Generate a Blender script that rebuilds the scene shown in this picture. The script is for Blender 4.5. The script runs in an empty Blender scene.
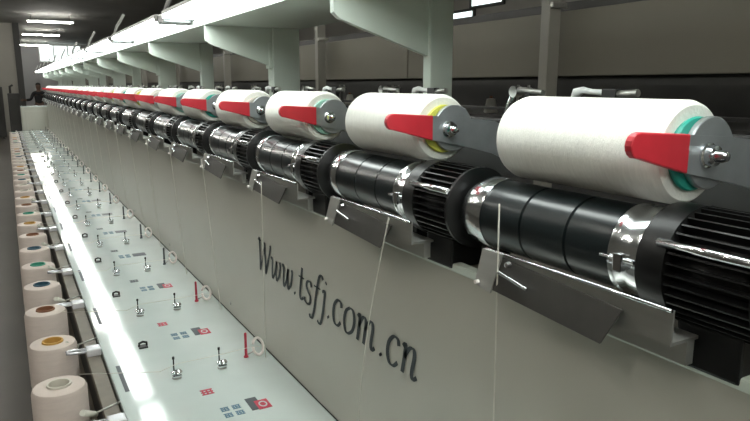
import bpy, bmesh, math, random
from mathutils import Vector, Matrix
random.seed(7)
PI = math.pi
S = bpy.context.scene
COL = S.collection
P = 0.41                       # pitch of the winding positions along the machine

# ------------------------------------------------------------------ materials
def mat(name, col, rough=0.5, metal=0.0, spec=0.5, noise=0.0, nscale=20.0, bump=0.0, bscale=200.0,
        emit=None, estr=0.0, aniso=None, coat=0.0, alpha=1.0, trans=0.0):
    m = bpy.data.materials.new(name); m.use_nodes = True
    nt = m.node_tree; b = nt.nodes['Principled BSDF']
    c = (*col, 1)
    b.inputs['Base Color'].default_value = c
    b.inputs['Roughness'].default_value = rough
    b.inputs['Metallic'].default_value = metal
    b.inputs['Specular IOR Level'].default_value = spec
    b.inputs['Coat Weight'].default_value = coat
    b.inputs['Transmission Weight'].default_value = trans
    if emit:
        b.inputs['Emission Color'].default_value = (*emit, 1)
        b.inputs['Emission Strength'].default_value = estr
    tc = nt.nodes.new('ShaderNodeTexCoord')
    mp = nt.nodes.new('ShaderNodeMapping')
    nt.links.new(tc.outputs['Object'], mp.inputs['Vector'])
    if aniso: mp.inputs['Scale'].default_value = aniso
    if noise > 0:
        n = nt.nodes.new('ShaderNodeTexNoise'); n.inputs['Scale'].default_value = nscale
        n.inputs['Detail'].default_value = 4
        nt.links.new(mp.outputs['Vector'], n.inputs['Vector'])
        r = nt.nodes.new('ShaderNodeValToRGB')
        r.color_ramp.elements[0].position = 0.3; r.color_ramp.elements[1].position = 0.7
        r.color_ramp.elements[0].color = (*[max(0, x*(1-noise)) for x in col], 1)
        r.color_ramp.elements[1].color = (*[min(1, x*(1+noise)) for x in col], 1)
        nt.links.new(n.outputs['Fac'], r.inputs['Fac'])
        nt.links.new(r.outputs['Color'], b.inputs['Base Color'])
    if bump > 0:
        n2 = nt.nodes.new('ShaderNodeTexNoise'); n2.inputs['Scale'].default_value = bscale
        nt.links.new(mp.outputs['Vector'], n2.inputs['Vector'])
        bp = nt.nodes.new('ShaderNodeBump'); bp.inputs['Strength'].default_value = bump
        bp.inputs['Distance'].default_value = 0.002
        nt.links.new(n2.outputs['Fac'], bp.inputs['Height'])
        nt.links.new(bp.outputs['Normal'], b.inputs['Normal'])
    return m

M = {}
M['yarn'] = mat('wound_yarn', (.80, .80, .74), .85, noise=.05, nscale=60, bump=.35, bscale=260, aniso=(1, 6, 1))
M['teal'] = mat('teal_plastic', (.03, .36, .28), .4)
M['yellow'] = mat('yellow_plastic', (.62, .62, .10), .45)
M['mint'] = mat('mint_plastic', (.30, .55, .45), .45)
M['cream_tube'] = mat('cream_tube', (.55, .52, .45), .6)
M['brown_tube'] = mat('brown_tube', (.22, .09, .04), .6)
M['orange_tube'] = mat('orange_tube', (.50, .28, .06), .6)
M['blue_tube'] = mat('dark_blue_tube', (.03, .09, .13), .45)
M['green_tube'] = mat('green_tube', (.04, .30, .20), .45)
M['red'] = mat('red_plastic', (.50, .022, .035), .42, noise=.08, nscale=30)
M['arm'] = mat('cast_aluminium_arm', (.38, .40, .41), .40, metal=.7, noise=.12, nscale=25)
M['chrome'] = mat('polished_chrome', (.72, .74, .76), .16, metal=1, noise=.08, nscale=30)
M['steel'] = mat('brushed_stainless', (.46, .46, .43), .34, metal=.8, noise=.15, nscale=40, aniso=(1, .1, 1))
M['drum'] = mat('black_drum', (.007, .011, .012), .28, spec=.40, noise=.2, nscale=10, coat=.1)
M['motor'] = mat('black_motor_paint', (.008, .008, .008), .36, spec=.28, noise=.3, nscale=25)
M['dark'] = mat('dark_plastic', (.025, .025, .025), .5)
M['flap'] = mat('dark_tray_flap', (.045, .043, .038), .38, metal=.3, noise=.2, nscale=30)
M['panel'] = mat('beige_grey_panel', (.44, .43, .375), .30, spec=.5, noise=.04, nscale=3, bump=.05, bscale=8)
M['ink'] = mat('black_lettering', (.035, .045, .05), .6)
M['table'] = mat('pale_enamel_table', (.55, .62, .60), .08, spec=.6, noise=.04, nscale=6, bump=.10, bscale=6)
M['inkred'] = mat('red_print', (.45, .03, .06), .5)
M['inkblue'] = mat('blue_print', (.07, .16, .23), .5)
M['inkdark'] = mat('dark_print', (.06, .07, .08), .5)
M['canopy'] = mat('pale_green_enamel', (.62, .68, .61), .26, spec=.5, noise=.03, nscale=4)
M['housing'] = mat('white_lamp_housing', (.75, .76, .75), .4)
M['glow'] = mat('strip_lamp_glow', (.9, .9, .9), .5, emit=(.93, 1.0, .97), estr=9.0)
M['tubeglow'] = mat('ceiling_tube_glow', (.9, .9, .9), .5, emit=(1.0, .98, .90), estr=80.0)
M['winglow'] = mat('daylight_pane', (.8, .85, .85), .3, emit=(.85, 1.0, .98), estr=1.3)
M['floor'] = mat('workshop_floor', (.085, .076, .064), .35, noise=.15, nscale=2)
M['ceil'] = mat('dark_ceiling', (.36, .36, .34), .8, noise=.1, nscale=1)
M['wall'] = mat('grey_brown_wall', (.30, .29, .26), .8, noise=.06, nscale=1)
M['wall2'] = mat('grey_wall', (.34, .34, .34), .8, noise=.05, nscale=1)
M['column'] = mat('dark_column', (.05, .05, .047), .7)
M['fascia'] = mat('olive_grey_board', (.175, .165, .13), .6, noise=.08, nscale=2)
M['npillar'] = mat('dull_grey_post', (.27, .265, .235), .6)
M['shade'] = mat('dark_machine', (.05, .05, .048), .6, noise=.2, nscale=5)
M['spool'] = mat('pink_cream_yarn', (.60, .52, .47), .85, noise=.04, nscale=30, bump=.25, bscale=220, aniso=(1, 1, 5))
M['rack'] = mat('brown_grey_rack', (.16, .14, .11), .55, noise=.2, nscale=12)
M['whiteclip'] = mat('white_plated_clip', (.72, .73, .76), .25, metal=.5)
M['thread'] = mat('thin_yarn', (.62, .61, .54), .8)
M['bright_hook'] = mat('ceramic_guide', (.88, .82, .78), .3)
M['cloth'] = mat('dark_clothing', (.012, .012, .014), .8)
M['skin'] = mat('skin', (.12, .07, .05), .6)
M['hair'] = mat('black_hair', (.006, .006, .006), .7)

# ------------------------------------------------------------------ mesh helpers
class MB:
    """collects shapes into one mesh; each shape may use its own material slot"""
    def __init__(s): s.bm = bmesh.new(); s.mats = []
    def _m(s, m):
        if m not in s.mats: s.mats.append(m)
        return s.mats.index(m)
    def faces(s, vs, fs, m='', smooth=False):
        k = s._m(m); v = [s.bm.verts.new(p) for p in vs]; out = []
        for f in fs:
            try:
                g = s.bm.faces.new([v[i] for i in f]); g.material_index = k; g.smooth = smooth; out.append(g)
            except ValueError: pass
        return v, out
    def box(s, a, b, m='', bev=0.0):
        (x0, y0, z0), (x1, y1, z1) = a, b
        x0, x1 = min(x0, x1), max(x0, x1); y0, y1 = min(y0, y1), max(y0, y1); z0, z1 = min(z0, z1), max(z0, z1)
        vs = [(x, y, z) for z in (z0, z1) for y in (y0, y1) for x in (x0, x1)]
        fs = [(0, 2, 3, 1), (4, 5, 7, 6), (0, 1, 5, 4), (2, 6, 7, 3), (0, 4, 6, 2), (1, 3, 7, 5)]
        v, f = s.faces(vs, fs, m)
        if bev > 0:
            es = list({e for q in f for e in q.edges})
            k = s._m(m)
            r = bmesh.ops.bevel(s.bm, geom=es, offset=bev, segments=2, affect='EDGES', profile=.6)
            for q in r['faces']: q.material_index = k
        return s
    def lathe(s, prof, o, ax='y', n=32, m='', smooth=True, cap=True):
        """prof: (position along the axis, radius)"""
        k = s._m(m); rings = []
        for t, r in prof:
            ring = []
            for i in range(n):
                a = 2*PI*i/n; c, d = r*math.cos(a), r*math.sin(a)
                p = {'y': (c, t, d), 'z': (c, d, t), 'x': (t, c, d)}[ax]
                ring.append(s.bm.verts.new((o[0]+p[0], o[1]+p[1], o[2]+p[2])))
            rings.append(ring)
        for a, b in zip(rings, rings[1:]):
            for i in range(n):
                f = s.bm.faces.new((a[i], a[(i+1) % n], b[(i+1) % n], b[i])); f.material_index = k; f.smooth = smooth
        for j in range(1, len(prof)-1):
            d0 = Vector((prof[j][0]-prof[j-1][0], prof[j][1]-prof[j-1][1])); d1 = Vector((prof[j+1][0]-prof[j][0], prof[j+1][1]-prof[j][1]))
            if d0.length > 0 and d1.length > 0 and d0.angle(d1) > .5:
                for i in range(n):
                    e = s.bm.edges.get((rings[j][i], rings[j][(i+1) % n]))
                    if e: e.smooth = False
        if cap:
            for r in (rings[0], rings[-1]):
                f = s.bm.faces.new(r); f.material_index = k
        return s
    def tube(s, pts, r, m='', n=8, cap=True):
        k = s._m(m); pts = [Vector(p) for p in pts]; rings = []
        prev = None
        for i, p in enumerate(pts):
            d = (pts[min(i+1, len(pts)-1)] - pts[max(i-1, 0)]).normalized()
            if prev is None:
                u = d.orthogonal().normalized()
            else:
                u = (prev - d*prev.dot(d))
                u = u.normalized() if u.length > 1e-6 else d.orthogonal().normalized()
            prev = u; w = d.cross(u)
            rr = r[i] if isinstance(r, (list, tuple)) else r
            rings.append([s.bm.verts.new(p + (u*math.cos(2*PI*j/n) + w*math.sin(2*PI*j/n))*rr) for j in range(n)])
        for a, b in zip(rings, rings[1:]):
            for i in range(n):
                f = s.bm.faces.new((a[i], a[(i+1) % n], b[(i+1) % n], b[i])); f.material_index = k; f.smooth = True
        if cap:
            for q in (rings[0], rings[-1]):
                f = s.bm.faces.new(q); f.material_index = k
        return s
    def prism(s, poly, vec, m=''):
        """poly: 3-D points, extruded by vec"""
        n = len(poly); vec = Vector(vec)
        vs = [Vector(p) for p in poly] + [Vector(p)+vec for p in poly]
        fs = [tuple(range(n)), tuple(range(2*n-1, n-1, -1))] + [(i, (i+1) % n, n+(i+1) % n, n+i) for i in range(n)]
        s.faces(vs, fs, m); return s
    def build(s, name, parent=None, loc=None):
        bmesh.ops.recalc_face_normals(s.bm, faces=s.bm.faces)
        me = bpy.data.meshes.new(name); s.bm.to_mesh(me); s.bm.free()
        for k in s.mats: me.materials.append(M[k])
        o = bpy.data.objects.new(name, me); COL.objects.link(o)
        if loc: o.location = loc
        if parent: o.parent = parent
        return o

def empty(name, loc=(0, 0, 0), rz=0):
    o = bpy.data.objects.new(name, None); COL.objects.link(o); o.location = loc; o.rotation_euler.z = rz
    o.empty_display_size = .02
    return o
def tag(o, label=None, cat=None, group=None, kind=None):
    if label: o['label'] = label
    if cat: o['category'] = cat
    if group: o['group'] = group
    if kind: o['kind'] = kind
    return o
def copy_tree(o, parent=None):
    c = o.copy(); COL.objects.link(c); c.parent = parent
    for ch in list(o.children): copy_tree(ch, c)
    return c
ORD = ['nearest', 'second', 'third', 'fourth', 'fifth', 'sixth', 'seventh', 'eighth', 'ninth', 'tenth', 'eleventh',
       'twelfth', 'thirteenth', 'fourteenth', 'fifteenth', 'sixteenth', 'seventeenth', 'eighteenth', 'nineteenth',
       'twentieth', 'twenty-first', 'twenty-second', 'twenty-third', 'twenty-fourth', 'twenty-fifth', 'twenty-sixth',
       'twenty-seventh', 'twenty-eighth', 'twenty-ninth', 'thirtieth', 'thirty-first', 'thirty-second', 'thirty-third',
       'thirty-fourth', 'thirty-fifth', 'thirty-sixth']
def which(i, n):
    if i == 0: return 'nearest to the viewer'
    if i == n-1: return 'last at the far end'
    return ORD[i] + ' from the near end'

# ------------------------------------------------------------------ room (structure)
def struct(name, mb):
    return tag(mb.build(name), kind='structure')
struct('floor', MB().box((-6, -4, -.1), (8, 36, 0), 'floor'))
struct('ceiling', MB().box((-6, -4, 3.45), (8, 36, 3.55), 'ceil'))
struct('wall_left', MB().box((-6.1, -4, 0), (-6, 36, 3.45), 'wall'))
struct('wall_right', MB().box((8, -4, 0), (8.1, 36, 3.45), 'wall'))
struct('wall_back', MB().box((-6.1, -4.1, 0), (8.1, -4, 3.45), 'wall'))
struct('wall_far', MB().box((-6.1, 36, 0), (8.1, 36.1, 3.45), 'wall2'))
struct('wall_partition', MB().box((-6, 24.5, 0), (.37, 24.6, 3.45), 'wall'))
# steel column at the end of the partition
c = MB(); c.box((.37, 24.35, 0), (.55, 24.6, 3.45), 'column'); c.box((.33, 24.3, 0), (.59, 24.62, .08), 'column')
struct('trim_1', c)
# long daylight window in the far wall
w = empty('window_1', (2.5, 35.95, 3.0)); tag(w, kind='structure')
f = MB(); f.box((-.95, 0, -.42), (.95, .05, -.36), 'housing'); f.box((-.95, 0, .36), (.95, .05, .42), 'housing')
for x in (-.95, -.32, .30, .89): f.box((x, 0, -.36), (x+.06, .05, .36), 'housing')
f.build('window_frame', w)
MB().box((-.9, .025, -.37), (.9, .035, .37), 'winglow').build('window_pane', w)
# two small panes in the right wall behind the neighbouring machine
for i, (y0, y1, z0, z1) in enumerate(((10.4, 11.1, 2.72, 2.90), (9.55, 10.45, 2.98, 3.14))):
    w = empty('window_%d' % (i+2), (7.95, (y0+y1)/2, (z0+z1)/2)); tag(w, kind='structure')
    h, k = (y1-y0)/2, (z1-z0)/2
    f = MB(); f.box((0, -h-.05, -k-.05), (.05, h+.05, -k), 'shade'); f.box((0, -h-.05, k), (.05, h+.05, k+.05), 'shade')
    for y in (-h-.05, h): f.box((0, y, -k), (.05, y+.05, k), 'shade')
    f.build('window_frame', w)
    MB().box((.02, -h, -k), (.03, h, k), 'winglow').build('window_pane', w)

# ------------------------------------------------------------------ ceiling tubes (across the aisle)
def ceiling_tube():
    t = empty('ceiling_tube_light', (0, 0, 0))
    h = MB(); h.box((-.62, -.022, .0), (.62, .022, .04), 'housing', .006)
    for x in (-.5, .5): h.tube([(x, 0, .03), (x, 0, .17)], .006, 'dark')
    h.build('housing', t)
    g = MB(); g.lathe([(-.58, .001), (-.58, .017), (.58, .017), (.58, .001)], (0, 0, -.018), 'x', 12, 'tubeglow', cap=False)
    g.build('tube', t)
    e = MB()
    for x in (-.60, .58): e.box((x, -.02, -.036), (x+.02, .02, 0), 'housing')
    e.build('end_cap', t)
    return t
CT = [(1.33, 26.6, 3.28, 'lowest in the photo'), (1.33, 21.1, 3.28, 'middle one of the three in the photo'), (1.26, 16.8, 2.92, 'highest of the three in the photo')]
t0 = ceiling_tube()
spots = [(1.36, 33.5, 3.28, 'farthest of the three visible, low by the far wall'),
         (1.33, 26.6, 3.28, 'middle one of the three visible above the far wall'),
         (1.30, 21.0, 3.28, 'nearest and highest of the three visible')]
spots = [(1.34, 34.0, 3.28, 'farthest and lowest of the three in view'),
         (1.30, 26.9, 3.28, 'middle one of the three in view'),
         (1.30, 21.3, 3.28, 'nearest and topmost of the three in view')]
rest = [(1.30, 14.3), (1.30, 9.0), (1.30, 4.2), (4.2, 1.5), (4.2, 6.), (4.2, 11.)] + [(-1.8, -2.8+2.6*k) for k in range(14)] + [(.3, -1.6), (.3, -3.2)]  # visible row carried on, then unseen side and rear tubes added for fill light
for i, (x, y, z, wd) in enumerate(spots):
    t = t0 if i == 0 else copy_tree(t0)
    t.location = (x, y, z); tag(t, 'white fluorescent ceiling tube, ' + wd, 'ceiling light', 'ceiling tubes')
for x, y in rest:
    t = copy_tree(t0); t.location = (x, y, 3.28)
    tag(t, 'glowing fluorescent tube out of the picture, in an unseen set enlarged to brighten the hall', 'ceiling light', 'ceiling tubes out of the picture')

# ------------------------------------------------------------------ machine bed + front panel with lettering
Y0, Y1 = -.75, 11.0
XP = .52; ZT = .84; ZD = 1.258
fp = empty('front_panel', (XP, 0, ZT))
tag(fp, 'long beige-grey steel front panel with black web address lettering, below the row of motors', 'panel')
b = MB(); b.box((0, Y0, 0), (.012, Y1, ZD-ZT-.006), 'panel', .002)
b.box((-.003, Y0, ZD-ZT-.012), (.0135, Y1, ZD-ZT), 'canopy', .003)
b.build('sheet', fp)
s_ = MB()
k = 0
y = .16
while y < Y1:
    s_.lathe([(-.003, .0001), (-.003, .005), (0, .006)], (0, y, .03), 'x', 8, 'steel', cap=False)
    y += .82
s_.build('screw_row', fp)

# lettering: broad-nib strokes, x height = 1
def cr(pts, n=7):
    if len(pts) < 3: 
        a, c_ = pts; return [(a[0]+(c_[0]-a[0])*i/3, a[1]+(c_[1]-a[1])*i/3) for i in range(4)]
    P_ = [pts[0]] + list(pts) + [pts[-1]]; out = []
    for i in range(1, len(P_)-2):
        for j in range(n):
            t = j/n; a, b_, c_, d = P_[i-1], P_[i], P_[i+1], P_[i+2]
            out.append(tuple(.5*((2*b_[q]) + (-a[q]+c_[q])*t + (2*a[q]-5*b_[q]+4*c_[q]-d[q])*t*t + (-a[q]+3*b_[q]-3*c_[q]+d[q])*t**3) for q in (0, 1)))
    out.append(pts[-1]); return out
G = {
 'W': (1.55, [[(.0, 1.45), (.12, 1.5), (.35, .0)], [(.35, .0), (.78, 1.3)], [(.70, 1.42), (.78, 1.35), (1.02, .0)], [(1.02, 0), (1.42, 1.3), (1.36, 1.5)], [(-.1, 1.5), (.28, 1.5)]]),
 'w': (1.25, [[(.0, .92), (.10, 1.0), (.17, .85), (.22, .2), (.30, .02)], [(.30, .02), (.50, .35), (.62, .95)], [(.62, .95), (.64, .3), (.74, .02)], [(.74, .02), (.98, .35), (1.05, .8), (.98, 1.0)]]),
 '.': (.42, [[(.1, .10), (.17, .02)], [(.12, .12), (.20, .05)]]),
 't': (.62, [[(.28, 1.4), (.22, .6), (.22, .15), (.34, .0), (.52, .12)], [(.0, .97), (.52, .97)]]),
 's': (.72, [[(.58, .82), (.44, 1.0), (.20, .95), (.14, .75), (.30, .55), (.52, .38), (.52, .12), (.32, .0), (.04, .08), (.02, .22)]]),
 'f': (.70, [[(.75, 1.42), (.60, 1.55), (.42, 1.40), (.30, .8), (.20, .0), (.08, -.42), (-.10, -.48), (-.18, -.36)], [(.05, .97), (.60, .97)]]),
 'j': (.50, [[(.05, .92), (.26, .98), (.24, .4), (.14, -.30), (-.02, -.48), (-.20, -.40)], [(.28, 1.33), (.34, 1.40)]]),
 'c': (.82, [[(.64, .78), (.56, .97), (.34, 1.0), (.12, .75), (.08, .35), (.22, .04), (.46, .0), (.66, .2)]]),
 'o': (.92, [[(.40, 1.0), (.15, .80), (.07, .40), (.20, .04), (.42, .0), (.68, .22), (.75, .62), (.62, .95), (.40, 1.0)]]),
 'm': (1.42, [[(.02, .88), (.14, 1.0), (.16, .7), (.12, .0)], [(.14, .55), (.32, .92), (.48, .98), (.56, .75), (.52, .0)], [(.55, .55), (.74, .92), (.92, .98), (1.0, .75), (.96, .2), (1.04, .0), (1.20, .14)]]),
 'n': (1.0, [[(.02, .88), (.14, 1.0), (.16, .7), (.12, .0)], [(.14, .55), (.34, .92), (.54, .98), (.62, .75), (.58, .2), (.66, .0), (.84, .14)]]),
}
def stroke(mb, pts, place, m, w0=.036, w1=.088, nib=math.radians(150)):
    q = cr(pts); L = []; R_ = []
    for i, p in enumerate(q):
        a, c_ = q[max(i-1, 0)], q[min(i+1, len(q)-1)]
        dx, dy = c_[0]-a[0], c_[1]-a[1]; l = math.hypot(dx, dy) or 1; dx /= l; dy /= l
        h = w0 + (w1-w0)*abs(dx*math.sin(nib+PI/2) - dy*math.cos(nib+PI/2))
        h = w0 + (w1-w0)*abs(dy)
        L.append(place(p[0]-dy*h, p[1]+dx*h)); R_.append(place(p[0]+dy*h, p[1]-dx*h))
    n = len(q)
    mb.faces(L+R_, [(i, i+1, n+i+1, n+i) for i in range(n-1)], m)
TXT = 'Www.tsfj.com.cn'
adv = sum(G[ch][0] for ch in TXT)
TY0, TY1, XH, BASE = 1.54, .787, .052, 1.043
sc = (TY0-TY1)/adv
cur = 0
names = {'W': 'letter', '.': 'dot'}
for ch in TXT:
    a, strokes = G[ch]; mb = MB()
    for st in strokes:
        base = cur
        def place(u, v, base=base): return (-.0012, TY0-(base+u+.16*v)*sc, BASE+v*XH-ZT)
        stroke(mb, st, place, 'ink')
    mb.build('dot' if ch == '.' else 'letter', fp)
    cur += a

bed = empty('machine_bed', (.532, 0, 0)); tag(bed, 'dark steel machine bed carrying drums and motors behind the beige-grey panel', 'machine bed')
b = MB(); b.box((.003, Y0, 0), (.52, Y1, 1.22), 'shade'); b.box((.003, Y0, 1.22), (.52, Y1, 1.25), 'rack'); b.build('body', bed)
# beam carrying the arms, and a dark rear fairing
bed = empty('arm_beam', (.532, 0, 1.25)); tag(bed, 'dark steel beam behind the yarn packages carrying their arms', 'beam')
b = MB(); b.box((.144, Y0, .11), (.165, Y1, .185), 'shade', .004); b.build('beam', bed)
b = MB()
yy = Y0+.1
while yy < Y1: b.box((.146, yy, .001), (.163, yy+.03, .11), 'shade'); yy += .82
b.build('beam_feet', bed)

# far end cabinet of the machine
eb = empty('end_cabinet', (0, 11.03, 0)); tag(eb, 'pale grey end cabinet closing the far end of the long table', 'cabinet')
b = MB(); b.box((.17, 0, 0), (1.02, .5, 1.178), 'panel', .01); b.build('body', eb)
b = MB(); b.box((.165, -.004, 1.178), (1.03, .505, 1.19), 'table', .003); b.build('top', eb)
b = MB(); b.box((.22, -.008, .2), (.49, -.001, 1.12), 'panel', .003); b.build('door', eb)

# ------------------------------------------------------------------ table with prints
tb = empty('yarn_guide_table', (0, 0, ZT))
tag(tb, 'long pale glossy enamel table with red and blue prints, in front of the beige-grey panel', 'table')
b = MB(); b.box((.152, Y0, -.02), (XP-.001, Y1, 0), 'table', .004); b.build('top', tb)
b = MB(); b.box((.160, Y0, -.30), (.172, Y1, -.02), 'rack'); b.box((.172, Y0, -.84), (.515, Y1, -.30), 'shade'); b.build('apron', tb)
def flat(name, polys, m, z=.0006):
    mb = MB()
    for p in polys: mb.prism([(x, y, z-.0005) for x, y in p], (0, 0, .0007), m)
    return mb.build(name, tb)
def rect(x0, y0, x1, y1): return [(x0, y0), (x1, y0), (x1, y1), (x0, y1)]
TP = .47; NT = 21
slot0 = flat('slot', [rect(.168, 1.42, .177, 1.57)], 'inkdark')
# logo: two small blue characters pairs, a dark block and a red block with a pale swirl
def char_block(x, y, s):
    return [rect(x, y, x+s, y+s*.16), rect(x, y+s*.42, x+s, y+s*.58), rect(x, y+s*.84, x+s, y+s),
            rect(x+s*.1, y, x+s*.25, y+s), rect(x+s*.42, y, x+s*.58, y+s), rect(x+s*.78, y, x+s*.92, y+s)]
lx, ly = .372, 1.205
logo_b = flat('blue_print', sum([char_block(lx-.045+dx, ly-.004+dy, .017) for dx in (0, .024) for dy in (0, .028)], []), 'inkblue')
logo_d = flat('dark_print_block', [rect(lx+.012, ly, lx+.036, ly+.055)], 'inkdark')
logo_r = flat('red_print_block', [rect(lx+.026, ly-.004, lx+.054, ly+.036)], 'inkred', .0009)
ring = []
for i in range(14):
    a, c_ = 2*PI*i/14, 2*PI*(i+1)/14; cx, cy = lx+.040, ly+.016
    ring.append([(cx+.009*math.cos(a), cy+.013*math.sin(a)), (cx+.009*math.cos(c_), cy+.013*math.sin(c_)),
                 (cx+.006*math.cos(c_), cy+.009*math.sin(c_)), (cx+.006*math.cos(a), cy+.009*math.sin(a))])
logo_w = flat('pale_swirl', ring, 'table', .0014)
sq = flat('red_print_mark', char_block(.311, 1.32, .026), 'inkred')
sqd = flat('dark_print_mark', char_block(.311, 1.32, .026), 'inkdark')
lgd = flat('dark_print_logo', [rect(lx+.006, ly, lx+.054, ly+.045)], 'inkdark')
def cpy(o, dy, n=None):
    c = o.copy(); COL.objects.link(c); c.location.y = o.location.y + dy; return c
sqd.location.y = 2*TP; lgd.location.y = 3*TP
for i in range(1, NT):
    cpy(slot0, i*TP)
    for o in (logo_b,): cpy(o, i*TP)
    if i < 3:
        for o in (logo_d, logo_r, logo_w): cpy(o, i*TP)
    if i > 3: cpy(lgd, (i-3)*TP)
    if i == 1: cpy(sq, TP)
    if i > 2: cpy(sqd, (i-2)*TP)

# ---- hardware standing on the table
def tension_post():
    t = empty('tension_post')
    b = MB(); b.lathe([(0, .0105), (.004, .0105), (.006, .007), (.010, .006)], (0, 0, 0), 'z', 14, 'steel')
    b.box((-.010, -.012, .006), (.010, .004, .010), 'chrome', .001); b.build('base', t)
    b = MB(); b.tube([(-.004, .006, .008), (-.004, .006, .046)], .0016, 'motor', 8)
    b.lathe([(.044, .0028), (.050, .0028)], (-.004, .006, 0), 'z', 8, 'motor'); b.build('stem', t)
    b = MB(); b.lathe([(.010, .002), (.012, .0075), (.016, .0095), (.020, .0075), (.022, .002)], (.003, -.005, 0), 'z', 14, 'chrome')
    b.lathe([(.012, .002), (.013, .006), (.017, .007), (.021, .002)], (-.006, -.004, 0), 'z', 12, 'chrome'); b.build('disc_tensioner', t)
    return t
def ring_guide():
    t = empty('ring_guide')
    b = MB(); b.lathe([(0, .006), (.003, .006), (.005, .0035), (.040, .0032), (.062, .0032), (.064, .001)], (-.030, 0, 0), 'z', 12, 'inkred', cap=True)
    b.build('red_peg', t)
    b = MB(); b.tube([(-.028, 0, .006), (-.012, -.003, .012)], .0018, 'steel')
    pts = [(.0+.013*math.cos(a), -.004+.008*math.sin(a), .024+.019*math.sin(a)) for a in [2*PI*i/18+PI for i in range(18)]]
    b.tube(pts, .0036, 'bright_hook', 8); b.build('ring', t)
    return t
def u_guide():
    t = empty('yarn_stop')
    b = MB(); b.box((-.011, -.011, 0), (.011, .011, .004), 'dark', .001); b.build('foot', t)
    b = MB(); b.tube([(-.009, 0, .004), (-.009, 0, .012), (0, 0, .015), (.009, 0, .012), (.009, 0, .004)], .003, 'motor', 8)
    b.build('clip', t)
    return t
tp0 = tension_post(); rg0 = ring_guide(); ug0 = u_guide(); first = {}
def put(proto, key, loc, label, cat, group):
    o = proto if key not in first else copy_tree(proto); first[key] = 1
    o.location = loc; tag(o, label, cat, group); return o
for i in range(NT):
    yy = 1.437 + i*TP - TP
    put(tp0, 'tp', (.282, yy, ZT), 'small chrome tension post, left row on the table, ' + which(i, NT), 'tension post', 'left row of tension posts')
for i in range(NT):
    yy = 1.44 + i*TP - TP
    put(tp0, 'tp', (.388, yy, ZT), 'small chrome tension post, right row on the table, ' + which(i, NT), 'tension post', 'right row of tension posts')
rgd = None
for i in range(NT):
    yy = 1.472 + i*TP*1.03
    if i < 2:
        put(rg0, 'rg', (.488, yy, ZT), 'pale ring guide with red peg at panel foot, ' + which(i, NT), 'ring guide', 'ring guides along the panel foot')
    else:
        if rgd is None:
            rgd = copy_tree(rg0)
            pg = [ch for ch in rgd.children if ch.name.startswith('red_peg')][0]
            pg.data = pg.data.copy(); pg.name = 'dark_peg'; pg.data.materials[0] = M['inkdark']; o = rgd
        else: o = copy_tree(rgd)
        o.location = (.490, yy, ZT)
        tag(o, 'pale ring guide with dark peg at panel foot, ' + which(i, NT), 'ring guide', 'ring guides along the panel foot')
for i in range(NT):
    yy = 1.66 + i*TP
    put(ug0, 'ug', (.247, yy, ZT), 'small black clip in the table glare, ' + which(i, NT), 'clip', 'black clips on the table')
for i in range(NT):
    y0_ = 1.437 + i*TP - TP; x0_ = .282
    b = MB(); b.tube([(.085, y0_+.10, .853), (.247, y0_+.012, .858), (.2835, y0_, .874), (.3895, y0_+.003, .874), (.470, y0_+.03, .866), (.4925, y0_+.03, .862)], .0007 if i < 5 else .001, 'thread', 5)
    tag(b.build('thread_run'), 'thin thread crossing the table between tension posts, ' + which(i, NT), 'thread', 'threads crossing the table')
# teal cap on the table close to the viewer
b = MB(); b.lathe([(0, .012), (.006, .013), (.010, .012), (.010, .006)], (0, 0, 0), 'z', 20, 'teal')
tag(b.build('thread_eyelet', loc=(.252, 1.195, ZT)), 'small teal ring-shaped cap on the near end of the table', 'cap')

# ------------------------------------------------------------------ supply spools beside the table
rk = empty('spool_rack', (0, 0, .60)); tag(rk, 'narrow brown-grey rack along the left side of the table carrying the spools', 'rack')
b = MB(); b.box((-.015, Y0, 0), (.158, Y1, .012), 'rack', .002); b.build('shelf', rk)
gr = empty('guide_rail', (0, 0, .60)); tag(gr, 'narrow brown-grey rail between spools and table carrying the white yarn guides', 'rail')
b = MB(); b.box((.118, Y0, .20), (.150, Y1, .224), 'rack', .002); b.box((.135, Y0, .014), (.150, Y1, .2), 'shade'); b.build('bar', gr)
yy = Y0+.1; b = MB()
while yy < Y1:
    b.box((.05, yy, -.60), (.09, yy+.04, 0), 'shade'); yy += 1.9
b.build('support_row', rk)
def spool(tube_m):
    t = empty('supply_spool')
    b = MB(); b.lathe([(.006, .026), (.006, .056), (.012, .0575), (.228, .0565), (.236, .053), (.238, .049), (.239, .026)], (0, 0, 0), 'z', 28, 'spool', cap=False)
    b.build('yarn_body', t)
    b = MB(); b.lathe([(0, .0245), (0, .0255), (.240, .0255), (.243, .0250), (.243, .0215), (.236, .0205), (.0, .0205), (0, .0245)], (0, 0, 0), 'z', 24, tube_m, cap=False)
    b.lathe([(.12, .0001), (.12, .0206)], (0, 0, 0), 'z', 16, 'dark', cap=False)
    b.build('core_tube', t)
    return t
def snap_guide():
    t = empty('snap_guide')
    b = MB(); b.box((-.012, -.014, 0), (.016, .014, .018), 'whiteclip', .003); b.build('block', t)
    b = MB()
    for dy in (-.008, .008): b.tube([(-.012, dy, .012), (-.040, dy, .014), (-.048, dy*.5, .014)], .0035, 'whiteclip', 8)
    b.build('fork', t)
    b = MB(); b.tube([(-.025, .055, .002), (-.045, .035, .022)], .006, 'thread', 8); b.tube([(-.03, .05, .006), (.020, .066, .012)], .002, 'steel', 6); b.build('lever', t)
    return t
kinds = ['cream_tube', 'orange_tube', 'brown_tube', 'blue_tube', 'green_tube']
words = {'cream_tube': 'a plain cream core tube', 'orange_tube': 'an orange-brown core tube', 'brown_tube': 'a brown core tube', 'blue_tube': 'a dark blue core tube', 'green_tube': 'a green core tube'}
protos = {}
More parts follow.
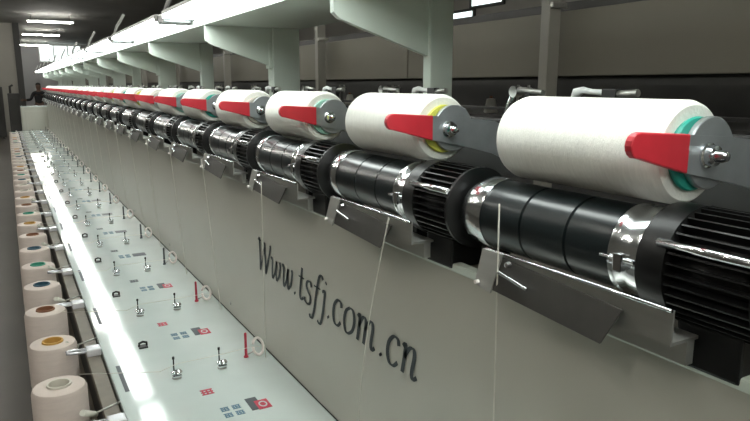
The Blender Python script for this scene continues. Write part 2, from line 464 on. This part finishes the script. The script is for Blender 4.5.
seq = ['cream_tube', 'cream_tube', 'orange_tube', 'brown_tube', 'blue_tube', 'green_tube', 'blue_tube', 'brown_tube', 'orange_tube']
SP = .279; NS = 33
fine = ['cream_tube', 'orange_tube', 'brown_tube', 'green_tube', 'blue_tube', 'cream_tube']
sg0 = snap_guide(); GY0 = 1.305
for i in range(NS+1):
    km = seq[i] if i < len(seq) else fine[(i*5) % 6]
    new = km not in protos
    if new: protos[km] = spool(km)
    o = protos[km] if new else copy_tree(protos[km])
    yy = 1.505 + (i-1)*SP
    o.location = (.045+random.uniform(-.003, .003), yy, .612)
    tag(o, 'upright cream spool with %s, %s' % (words[km], which(i, NS+1)), 'spool', 'supply spools along the table')
NG = 24
for i in range(NG):
    yy = GY0 + i*P
    o = sg0 if i == 0 else copy_tree(sg0)
    o.location = (.132, yy, .824); o.scale = (1.25, 1.25, 1.1)
    tag(o, 'white two-pronged yarn guide beside the spools, ' + which(i, NG), 'yarn guide', 'snap guides along the rack')

# ------------------------------------------------------------------ winding positions
DX, DZ = .545, 1.337        # drum axis
AX, AZ = .563, 1.436        # package axis
def make_package(tube_m):
    t = empty('yarn_package')
    b = MB(); L = .230; R0 = .0505
    b.lathe([(0, .030), (0, .0455), (.003, .0485), (.008, R0), (L-.010, R0), (L-.003, .048), (L, .0445), (L, .026)], (0, 0, 0), 'y', 56, 'yarn', cap=False)
    b.build('yarn_body', t)
    b = MB(); b.lathe([(-.006, .024), (-.006, .034), (-.004, .0355), (0, .034), (0, .026), (L, .026), (L, .034), (L+.010, .0365), (L+.012, .034), (L+.012, .020)], (0, 0, 0), 'y', 40, tube_m, cap=False)
    b.build('core_tube', t)
    return t
def make_arm():
    t = empty('cradle_arm')      # origin at the package axis, at the plate
    b = MB()                     # plate facing along the machine, reaching back to the beam
    poly = [(-.029, 0, .020), (.030, 0, .016), (.085, 0, .010), (.108, 0, .0), (.108, 0, -.050), (.085, 0, -.040), (.040, 0, -.029), (-.029, 0, -.015)]
    b.prism(poly, (0, .004, 0), 'arm'); pl = b.build('plate', t)
    b = MB(); b.lathe([(.004, .020), (.004, .0335), (.005, .0345), (.010, .0345), (.011, .033), (.011, .01)], (.012, 0, .001), 'y', 40, 'arm'); b.build('disc', t)
    b = MB(); b.lathe([(0, .012), (-.002, .012), (-.003, .010), (-.009, .0095), (-.010, .006), (-.016, .0058), (-.020, .004), (-.021, .0005)], (0, 0, 0), 'y', 16, 'chrome'); b.build('bolt', pl)
    pts = [(-.029, .0205), (-.094, .0245)]
    for i in range(1, 8):
        a = PI/2 + PI*i/8; pts.append((-.096+.011*math.cos(a), .0130+.0115*math.sin(a)))
    pts += [(-.094, .0015), (-.029, -.0155)]
    b = MB(); b.prism([(x_, -.002, z_) for x_, z_ in pts], (0, .008, 0), 'red')
    o = b.build('handle', t); o['label'] = 'red tongue-shaped handle'
    md = o.modifiers.new('b', 'BEVEL'); md.width = .0015; md.segments = 2
    return t
def make_drum():
    t = empty('drive_drum')     # axis along y, origin at the near end of the black drum
    b = MB(); R0 = .0445; prof = [(-.004, .03), (-.004, R0)]
    for g in (.060, .130): prof += [(g-.002, R0), (g-.0005, R0-.0035), (g+.0005, R0-.0035), (g+.002, R0)]
    prof += [(.206, R0), (.206, .03)]
    b.lathe(prof, (0, 0, 0), 'y', 48, 'drum'); b.build('drum', t)
    b = MB(); b.lathe([(-.034, .040), (-.034, .0472), (-.020, .0474), (-.017, .0462), (-.006, .0462), (-.004, .0476), (-.001, .0476), (-.001, .038)], (0, 0, 0), 'y', 48, 'chrome')
    b.build('clamp_ring', t)
    b = MB(); b.box((-.053, -.022, -.012), (-.040, -.012, .006), 'chrome', .001); b.tube([(-.049, -.034, .0), (-.049, .006, .0)], .002, 'chrome'); b.build('clamp_screw', t)
    b = MB(); b.lathe([(.200, .036), (.200, .0465), (.204, .0472), (.232, .0462), (.243, .041), (.243, .02)], (0, 0, 0), 'y', 48, 'chrome')
    b.build('end_bell', t)
    for y_ in (-.025, .212):
        b = MB(); b.box((-.018, y_, -.087), (.018, y_+.018, -.036), 'motor', .002); b.build('bracket', t)
    return t
def make_motor():
    t = empty('drive_motor')    # origin on axis at far (left) end; motor runs to -y
    b = MB(); b.lathe([(.004, .03), (.004, .050), (.001, .0545), (-.012, .0555), (-.028, .0555), (-.030, .050), (-.030, .03)], (0, 0, 0), 'y', 40, 'motor'); b.build('flange', t)
    b = MB(); n = 36
    b.lathe([(-.028, .046), (-.108, .046)], (0, 0, 0), 'y', 40, 'motor')
    for i in range(n):
        a = 2*PI*i/n
        c_, s2 = math.cos(a), math.sin(a)
        r0, r1, w_ = .045, .0550, .0009
        p = [(c_*r0-s2*w_, -.030, s2*r0+c_*w_), (c_*r1-s2*w_, -.030, s2*r1+c_*w_), (c_*r1+s2*w_, -.030, s2*r1-c_*w_), (c_*r0+s2*w_, -.030, s2*r0-c_*w_)]
        b.prism(p, (0, -.078, 0), 'motor')
    b.build('finned_housing', t)
    b = MB(); b.lathe([(-.107, .03), (-.107, .0550), (-.112, .0550), (-.115, .048), (-.118, .02)], (0, 0, 0), 'y', 40, 'motor'); b.build('rear_cover', t)
    b = MB()   # bright tie bar on the upper front of the fins
    a = math.radians(153); c_, s2 = math.cos(a), math.sin(a)
    b.tube([(c_*.0575, -.020, s2*.0575), (c_*.0575, -.110, s2*.0575)], .0042, 'chrome', 10); b.build('tie_bar', t)
    b = MB(); b.box((-.030, -.092, -.087), (.030, -.03, -.044), 'motor', .003); b.build('foot', t)
    return t
def make_tray():
    t = empty('drip_tray')     # origin: far top corner of the channel, runs towards -y
    b = MB(); b.box((0, -.245, -.030), (.035, 0, -.027), 'steel'); b.box((-.002, -.245, -.030), (0, 0, .002), 'steel'); b.box((.02, -.245, -.052), (.03, -.01, -.027), 'steel')
    b.tube([(-.004, -.245, .002), (-.004, 0, .002)], .0018, 'chrome', 8); b.build('channel', t)
    b = MB(); b.prism([(-.006, -.026, -.002), (-.006, -.196, -.012), (-.018, -.184, -.046), (-.018, -.030, -.038)], (.002, 0, 0), 'flap'); b.build('flap', t)
    b = MB(); b.prism([(-.008, .002, .002), (-.008, -.032, .002), (-.020, -.028, -.042), (-.020, .000, -.038)], (.0025, 0, 0), 'steel')
    ep = b.build('end_plate', t)
    b = MB(); b.tube([(-.019, -.006, -.034), (-.024, -.006, -.034)], .0025, 'bright_hook', 10); b.build('eyelet', ep)
    b = MB(); b.tube([(-.015, -.035, -.016), (-.018, -.085, -.022)], .0022, 'chrome', 8)
    b.lathe([(-.014, .0001), (-.013, .003), (-.008, .004)], (0, -.045, -.006), 'x', 8, 'chrome', cap=False); b.build('pin', t)
    return t
def make_lever():
    t = empty('lift_lever')    # behind each package
    b = MB(); b.tube([(0, .028, -.055), (.0, .014, -.020), (0, .0, .004)], [.0045, .005, .006], 'chrome', 10); b.build('grip', t)
    b = MB(); b.tube([(0, 0, .002), (0, -.030, .001), (0, -.058, -.001)], [.006, .0045, .004], 'steel', 10); b.build('rod', t)
    b = MB(); b.lathe([(-.007, .001), (-.007, .009), (.007, .009), (.007, .001)], (0, 0, 0), 'x', 14, 'chrome'); b.build('pivot', t)
    b = MB(); b.tube([(0, -.120, -.010), (0, -.124, .0), (0, -.135, .003), (0, -.150, .001), (0, -.175, .0)], [.006, .007, .005, .004, .004], 'housing', 10)
    b.box((-.006, -.195, -.010), (.006, -.172, .005), 'dark', .001); b.tube([(0, -.192, -.002), (0, -.225, .0)], .005, 'steel', 8); b.build('catch', t)
    b = MB(); b.box((-.004, -.235, -.047), (.004, .02, -.040), 'dark', .001); b.box((-.004, -.19, -.047), (.004, -.180, -.004), 'dark'); b.box((-.004, -.035, -.047), (.004, -.025, .0), 'dark'); b.build('mount', t)
    return t
def sag(p0, p1, dy, dx=0, n=12):
    out = []
    for i in range(n+1):
        u = i/n; out.append((p0[0]+(p1[0]-p0[0])*u+dx*math.sin(PI*u), p0[1]+(p1[1]-p0[1])*u+dy*math.sin(PI*u), p0[2]+(p1[2]-p0[2])*u))
    return out
tube_seq = ['teal', 'yellow', 'mint', 'cream_tube', 'teal', 'mint', 'cream_tube', 'yellow']
tube_words = {'teal': 'teal core tube', 'yellow': 'yellow core tube', 'mint': 'mint green core tube', 'cream_tube': 'plain cream core tube'}
NU = 26
pk = {}; arm0 = make_arm(); dr0 = make_drum(); mo0 = make_motor(); tr0 = make_tray(); lv0 = make_lever(); yarn0 = None
for i in range(-1, NU):
    y = i*P; vis = i >= 0
    wd = which(i, NU) if vis else ''
    near = i < 0
    # package: unit -1 is wholly beyond the right edge
    if vis:
        km = tube_seq[i % 8]
        new = km not in pk
        if new: pk[km] = make_package(km)
        o = pk[km] if new else copy_tree(pk[km])
        dz = 0 if i == 0 else random.uniform(-.0, .001)
        o.location = (AX, .392+y, AZ+dz); o.rotation_euler.y = random.uniform(0, 6)
        tag(o, 'large white yarn package on a %s, %s' % (tube_words[km], wd), 'yarn package', 'yarn packages in the winding row')
        o = arm0 if i == 0 else copy_tree(arm0)
        o.location = (AX, .375+y, AZ+dz)
        tag(o, 'grey cradle arm with red handle holding a package, ' + wd, 'cradle arm', 'cradle arms of the winding row')
        o = dr0 if i == 0 else copy_tree(dr0)
        o.location = (DX, .427+y, DZ)
        tag(o, 'black drive drum with chrome rings under a package, ' + wd, 'drum', 'drive drums of the winding row')
        o = tr0 if i == 0 else copy_tree(tr0)
        o.location = (.474, .576+y, 1.312)
        tag(o, 'stainless tray with dark flap below a drum, ' + wd, 'tray', 'drip trays below the drums')
    if True:
        o = mo0 if near else copy_tree(mo0)
        o.location = (DX, .387+y+P, DZ)
        tag(o, 'black finned motor with bright bar beside a drum, ' + which(i+1, NU+1), 'motor', 'drive motors of the winding row')
    o = lv0 if near else copy_tree(lv0)
    o.location = (.686, .782+y, 1.490)
    tag(o, 'steel lift lever behind the yarn packages, ' + which(i+1, NU+1), 'lever', 'lift levers behind the packages')
# rail of the lift levers
rl = empty('lever_rail', (.686, 0, 1.435)); tag(rl, 'thin dark rail running behind the yarn packages under the lift levers', 'rail')
b = MB(); b.box((-.008, Y0, 0), (.008, Y1, .012), 'dark', .002); b.build('bar', rl)

# yarns from the trays down to the panel foot
ends = [((.450, .5325, 1.375), (.500, .584, .850)), ((.450, .766, 1.318), (.490, .945, .850)), ((.452, 1.30, 1.30), (.492, 1.425, .850))]
for i in range(NU-2):
    if i < 3: a, c_ = ends[i]
    else:
        y = .585+i*P; a = (.452, y-.03, 1.30); c_ = (.494, y+random.uniform(-.02, .06), .850)
    b = MB(); b.tube(sag(a, c_, .018 if i == 1 else 0, 0), .0010 if i < 3 else .0009, 'thread', 6)
    o = b.build('yarn_strand')
    tag(o, 'thin pale yarn running down the beige-grey panel, ' + which(i, NU-2), 'yarn', 'yarns running down the panel')

# ------------------------------------------------------------------ canopy over the machine
ZC = 1.666
cn = empty('lamp_canopy', (0, 0, ZC)); tag(cn, 'long pale green metal canopy on posts and brackets above the yarn packages', 'canopy')
b = MB(); b.box((.504, Y0, 0), (.80, Y1, .022), 'canopy', .002); b.build('shelf', cn)
PP = .835
for k in range(-1, 13):
    yb = 1.047 + k*PP
    wide = (k % 2 != 0)
    wv = .085 if wide else .052
    tk = .05 if wide else .026
    x0 = .705
    p = MB(); p.box((x0, yb, 1.253-ZC), (x0+wv, yb+tk, 0), 'canopy', .003); p.build('post', cn)
    g = MB()
    g.prism([(.508, yb+.008, -.001), (.508, yb+.008, -.042), (.520, yb+.008, -.052), (x0, yb+.008, -.112), (x0, yb+.008, -.001)], (0, .014, 0), 'canopy')
    if wide: g.box((x0-.012, yb+.004, -.118), (x0, yb+.034, -.04), 'canopy', .002)
    g.build('bracket', cn)

def strip_lamp():
    t = empty('strip_lamp')
    b = MB(); b.box((-.044, 0, .008), (.044, .93, .018), 'housing', .002); b.box((-.044, 0, -.002), (.044, .012, .008), 'housing'); b.box((-.044, .918, -.002), (.044, .93, .008), 'housing'); b.build('housing', t)
    b = MB(); b.box((-.042, .0125, -.003), (.042, .9175, .0075), 'glow'); b.build('diffuser', t)
    b = MB(); b.box((-.038, .936, -.012), (.044, 1.022, .014), 'arm', .003); b.tube([(-.030, .99, .0), (-.02, .93, .05), (.0, .86, .095)], .006, 'housing', 8)
    b.build('hanger', t)
    return t
sl0 = strip_lamp(); LP = 1.03
nl = 12
for k in range(nl):
    o = sl0 if k == 0 else copy_tree(sl0)
    o.location = (.458, -.98+k*LP, 1.692)
    if k >= 2: lb = 'bright strip lamp along the canopy edge, ' + which(k-2, nl-2)
    else: lb = 'bright white strip lamp along the canopy edge, nearer than the picture shows'
    tag(o, lb, 'strip lamp', 'strip lamps along the canopy')

# ------------------------------------------------------------------ neighbouring machine row
nm = empty('neighbouring_machine', (1.75, 0, 0)); tag(nm, 'dark neighbouring machine row behind the packages with an olive-grey fascia board and posts', 'machine')
b = MB()
for k in range(6):
    y0_ = -1.2+k*4.1; b.box((.06, y0_, 1.532), (.085, y0_+4.09, 1.765), 'fascia', .003)
b.build('fascia_board', nm)
b = MB(); b.box((.09, -1.2, 1.77), (.25, 22, 1.80), 'shade'); b.box((.085, -1.2, 1.50), (.12, 22, 1.532), 'shade'); b.build('roof', nm)
for k in range(-1, 9):
    yb = 1.775+k*2.02
    p = MB(); p.box((-.02, yb+.035, 0), (.035, yb+.080, 2.35), 'npillar', .004)
    p.box((-.02, yb+.02, 1.772), (.05, yb+.034, 1.79), 'steel', .002); p.build('post', nm)
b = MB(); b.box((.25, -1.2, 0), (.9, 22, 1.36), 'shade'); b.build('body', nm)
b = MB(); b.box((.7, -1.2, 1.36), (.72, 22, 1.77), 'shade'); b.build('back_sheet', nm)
b = MB(); b.box((.02, -1.2, 1.40), (.05, 22, 1.41), 'dark'); b.build('rail', nm)
# small cones and frames of the neighbouring row
cone0 = None
for k in range(9):
    yy = 2.07 + k*.62
    if cone0 is None:
        t = empty('neighbour_cone'); b = MB(); b.lathe([(0, .030), (.004, .036), (.07, .022), (.074, .010)], (0, 0, 0), 'z', 18, 'yarn'); b.build('yarn_body', t)
        b = MB(); b.lathe([(.070, .009), (.085, .008), (.085, .004)], (0, 0, 0), 'z', 12, 'brown_tube'); b.build('core_tip', t); cone0 = t; o = t
    else: o = copy_tree(cone0)
    o.location = (1.76+.40, yy*1.28, 1.36)
    tag(o, 'small pale yarn cone on the neighbouring dark machine, ' + which(k, 9), 'yarn cone', 'yarn cones on the neighbouring machine')
st0 = None
for k in range(10):
    if st0 is None:
        t = empty('thread_stand')
        b = MB(); b.box((-.02, -.05, 0), (.02, .05, .008), 'steel', .001); b.build('base', t)
        b = MB(); b.tube([(0, -.035, .008), (0, -.035, .14)], .006, 'steel', 8); b.tube([(0, .035, .008), (0, .035, .14)], .006, 'steel', 8); b.build('upright', t)
        b = MB(); b.tube([(0, -.05, .125), (0, .05, .125)], .005, 'steel', 8); b.build('crossbar', t); st0 = t; o = t
    else: o = copy_tree(st0)
    o.location = (2.06, 2.3+k*.93+(.2 if k % 2 else 0), 1.36)
    tag(o, 'small steel thread stand on the neighbouring machine, ' + which(k, 10), 'thread stand', 'thread stands on the neighbouring machine')

# ------------------------------------------------------------------ dark equipment at the far left
def cabinet(x, y, w_, d, h, label):
    t = empty('dark_equipment', (x, y, 0)); tag(t, label, 'equipment')
    b = MB(); b.box((-w_/2, -d/2, .05), (w_/2, d/2, h), 'shade', .02); b.build('body', t)
    b = MB(); b.box((-w_/2+.05, -d/2-.012, h*.35), (w_/2-.05, -d/2, h*.9), 'column', .005); b.build('door', t)
    b = MB()
    for sx in (-1, 1):
        for sy in (-1, 1): b.box((sx*(w_/2-.08)-.03, sy*(d/2-.08)-.03, 0), (sx*(w_/2-.08)+.03, sy*(d/2-.08)+.03, .06), 'dark')
    b.build('feet', t)
    b = MB(); b.tube([(-w_/4, 0, h), (-w_/4, 0, h+.18), (0, 0, h+.22)], .03, 'dark', 10); b.build('spout', t)
cabinet(.18, 20.5, .30, .6, 1.28, 'dark low equipment cabinet against the column at the far left')
cabinet(-.25, 21.5, .34, .6, 1.45, 'tall dark equipment cabinet at the left edge by the far wall')

# ------------------------------------------------------------------ person at the far end
def skin_mesh(name, joints, edges, m, parent, sub=2):
    me = bpy.data.meshes.new(name); me.from_pydata([j[:3] for j in joints], edges, [])
    o = bpy.data.objects.new(name, me); COL.objects.link(o)
    sk = o.modifiers.new('s', 'SKIN'); sk.use_smooth_shade = True
    for v, j in zip(me.skin_vertices[0].data, joints):
        r = j[3]; v.radius = (r, j[4] if len(j) > 4 else r)
    me.skin_vertices[0].data[0].use_root = True
    ss = o.modifiers.new('u', 'SUBSURF'); ss.levels = sub; ss.render_levels = sub
    dg = bpy.context.evaluated_depsgraph_get(); dg.update()
    ev = bpy.data.meshes.new_from_object(o.evaluated_get(dg)); o.modifiers.clear(); o.data = ev
    ev.materials.clear(); ev.materials.append(M[m])
    for p in ev.polygons: p.use_smooth = True
    o.parent = parent; return o
pr = empty('person', (.93, 24.0, 0)); pr.scale = (.93,)*3; tag(pr, 'person in dark clothes standing beyond the machine end, one arm held out', 'person')
J = [(0, 0, .92, .13, .10), (0, 0, 1.10, .125, .09), (0, 0, 1.28, .16, .10), (0, 0, 1.36, .09, .07), (0, -.01, 1.44, .052), (0, -.02, 1.50, .075), (0, -.03, 1.57, .092), (0, -.02, 1.64, .07),
     (-.17, 0, 1.33, .055), (-.26, -.05, 1.12, .043), (-.42, -.18, 1.10, .034), (-.50, -.22, 1.11, .03),
     (.17, 0, 1.33, .055), (.23, -.02, 1.08, .043), (.20, -.16, .92, .034), (.18, -.22, .88, .03),
     (-.09, 0, .86, .088), (-.10, -.01, .48, .06), (-.10, .01, .09, .042), (-.10, -.12, .035, .035),
     (.09, 0, .86, .088), (.11, -.02, .48, .06), (.12, .01, .09, .042), (.12, -.12, .035, .035)]
E_ = [(0, 1), (1, 2), (2, 3), (3, 4), (4, 5), (5, 6), (6, 7), (3, 8), (8, 9), (9, 10), (10, 11), (3, 12), (12, 13), (13, 14), (14, 15), (0, 16), (16, 17), (17, 18), (18, 19), (0, 20), (20, 21), (21, 22), (22, 23)]
body = skin_mesh('body', J, E_, 'skin', pr)
Jc = [(x, y, z, r_[0]*1.12+.004, (r_[1] if len(r_) > 1 else r_[0])*1.12+.004) for x, y, z, *r_ in J]
keep = [0, 1, 2, 3, 8, 9, 10, 12, 13, 14]; ix = {k: n for n, k in enumerate(keep)}
skin_mesh('jacket', [Jc[k] for k in keep], [(ix[a], ix[c_]) for a, c_ in E_ if a in ix and c_ in ix], 'cloth', pr)
keep = [0, 16, 17, 18, 20, 21, 22]; ix = {k: n for n, k in enumerate(keep)}
skin_mesh('trousers', [Jc[k] for k in keep], [(ix[a], ix[c_]) for a, c_ in E_ if a in ix and c_ in ix], 'cloth', pr)
skin_mesh('hair', [(0, .02, 1.56, .085), (0, .0, 1.63, .092), (0, -.03, 1.685, .065)], [(0, 1), (1, 2)], 'hair', pr)
for side, bx in ((-1, (-.50, -.22, 1.11)), (1, (.18, -.22, .88))):
    for q in range(5):
        dx, dz = (-.05, 0) if side < 0 else (-.01, -.05)
        off = (q-2)*.016
        ln = (.6, .95, 1.1, 1.0, .8)[q]
        p0 = (bx[0], bx[1]+off*.7, bx[2]+(off if side < 0 else 0)); p1 = (p0[0]+dx*ln, p0[1]-.03*ln, p0[2]+dz*ln); p2 = (p1[0]+dx*ln*.6, p1[1]-.01, p1[2]-.02)
        b = MB(); b.tube([p0, p1, p2], [.010, .009, .007], 'skin', 8); b.build('finger' if q else 'thumb', pr)
for sx in (-.10, .12):
    b = MB(); b.box((sx-.045, -.19, 0), (sx+.045, .06, .07), 'dark', .02); b.build('shoe', pr)

# ------------------------------------------------------------------ world, camera, exposure
W = bpy.data.worlds.new('room'); S.world = W; W.use_nodes = True
W.node_tree.nodes['Background'].inputs['Color'].default_value = (.5, .52, .5, 1)
W.node_tree.nodes['Background'].inputs['Strength'].default_value = .2
cam = bpy.data.cameras.new('camera'); co = bpy.data.objects.new('camera', cam); COL.objects.link(co)
f_px = 650; phi = math.atan((210.5-85)/f_px); th = math.atan((375-5)*math.cos(phi)/f_px)
cam.sensor_width = 36; cam.lens = f_px/750*36; cam.clip_start = .02; cam.clip_end = 200
co.location = (0, 0, 1.5); co.rotation_euler = (PI/2-phi, 0, -th)
S.camera = co
S.view_settings.view_transform = 'Standard'; S.view_settings.look = 'None'
S.view_settings.gamma = 1; S.view_settings.use_curve_mapping = False
S.view_settings.exposure = 0.5
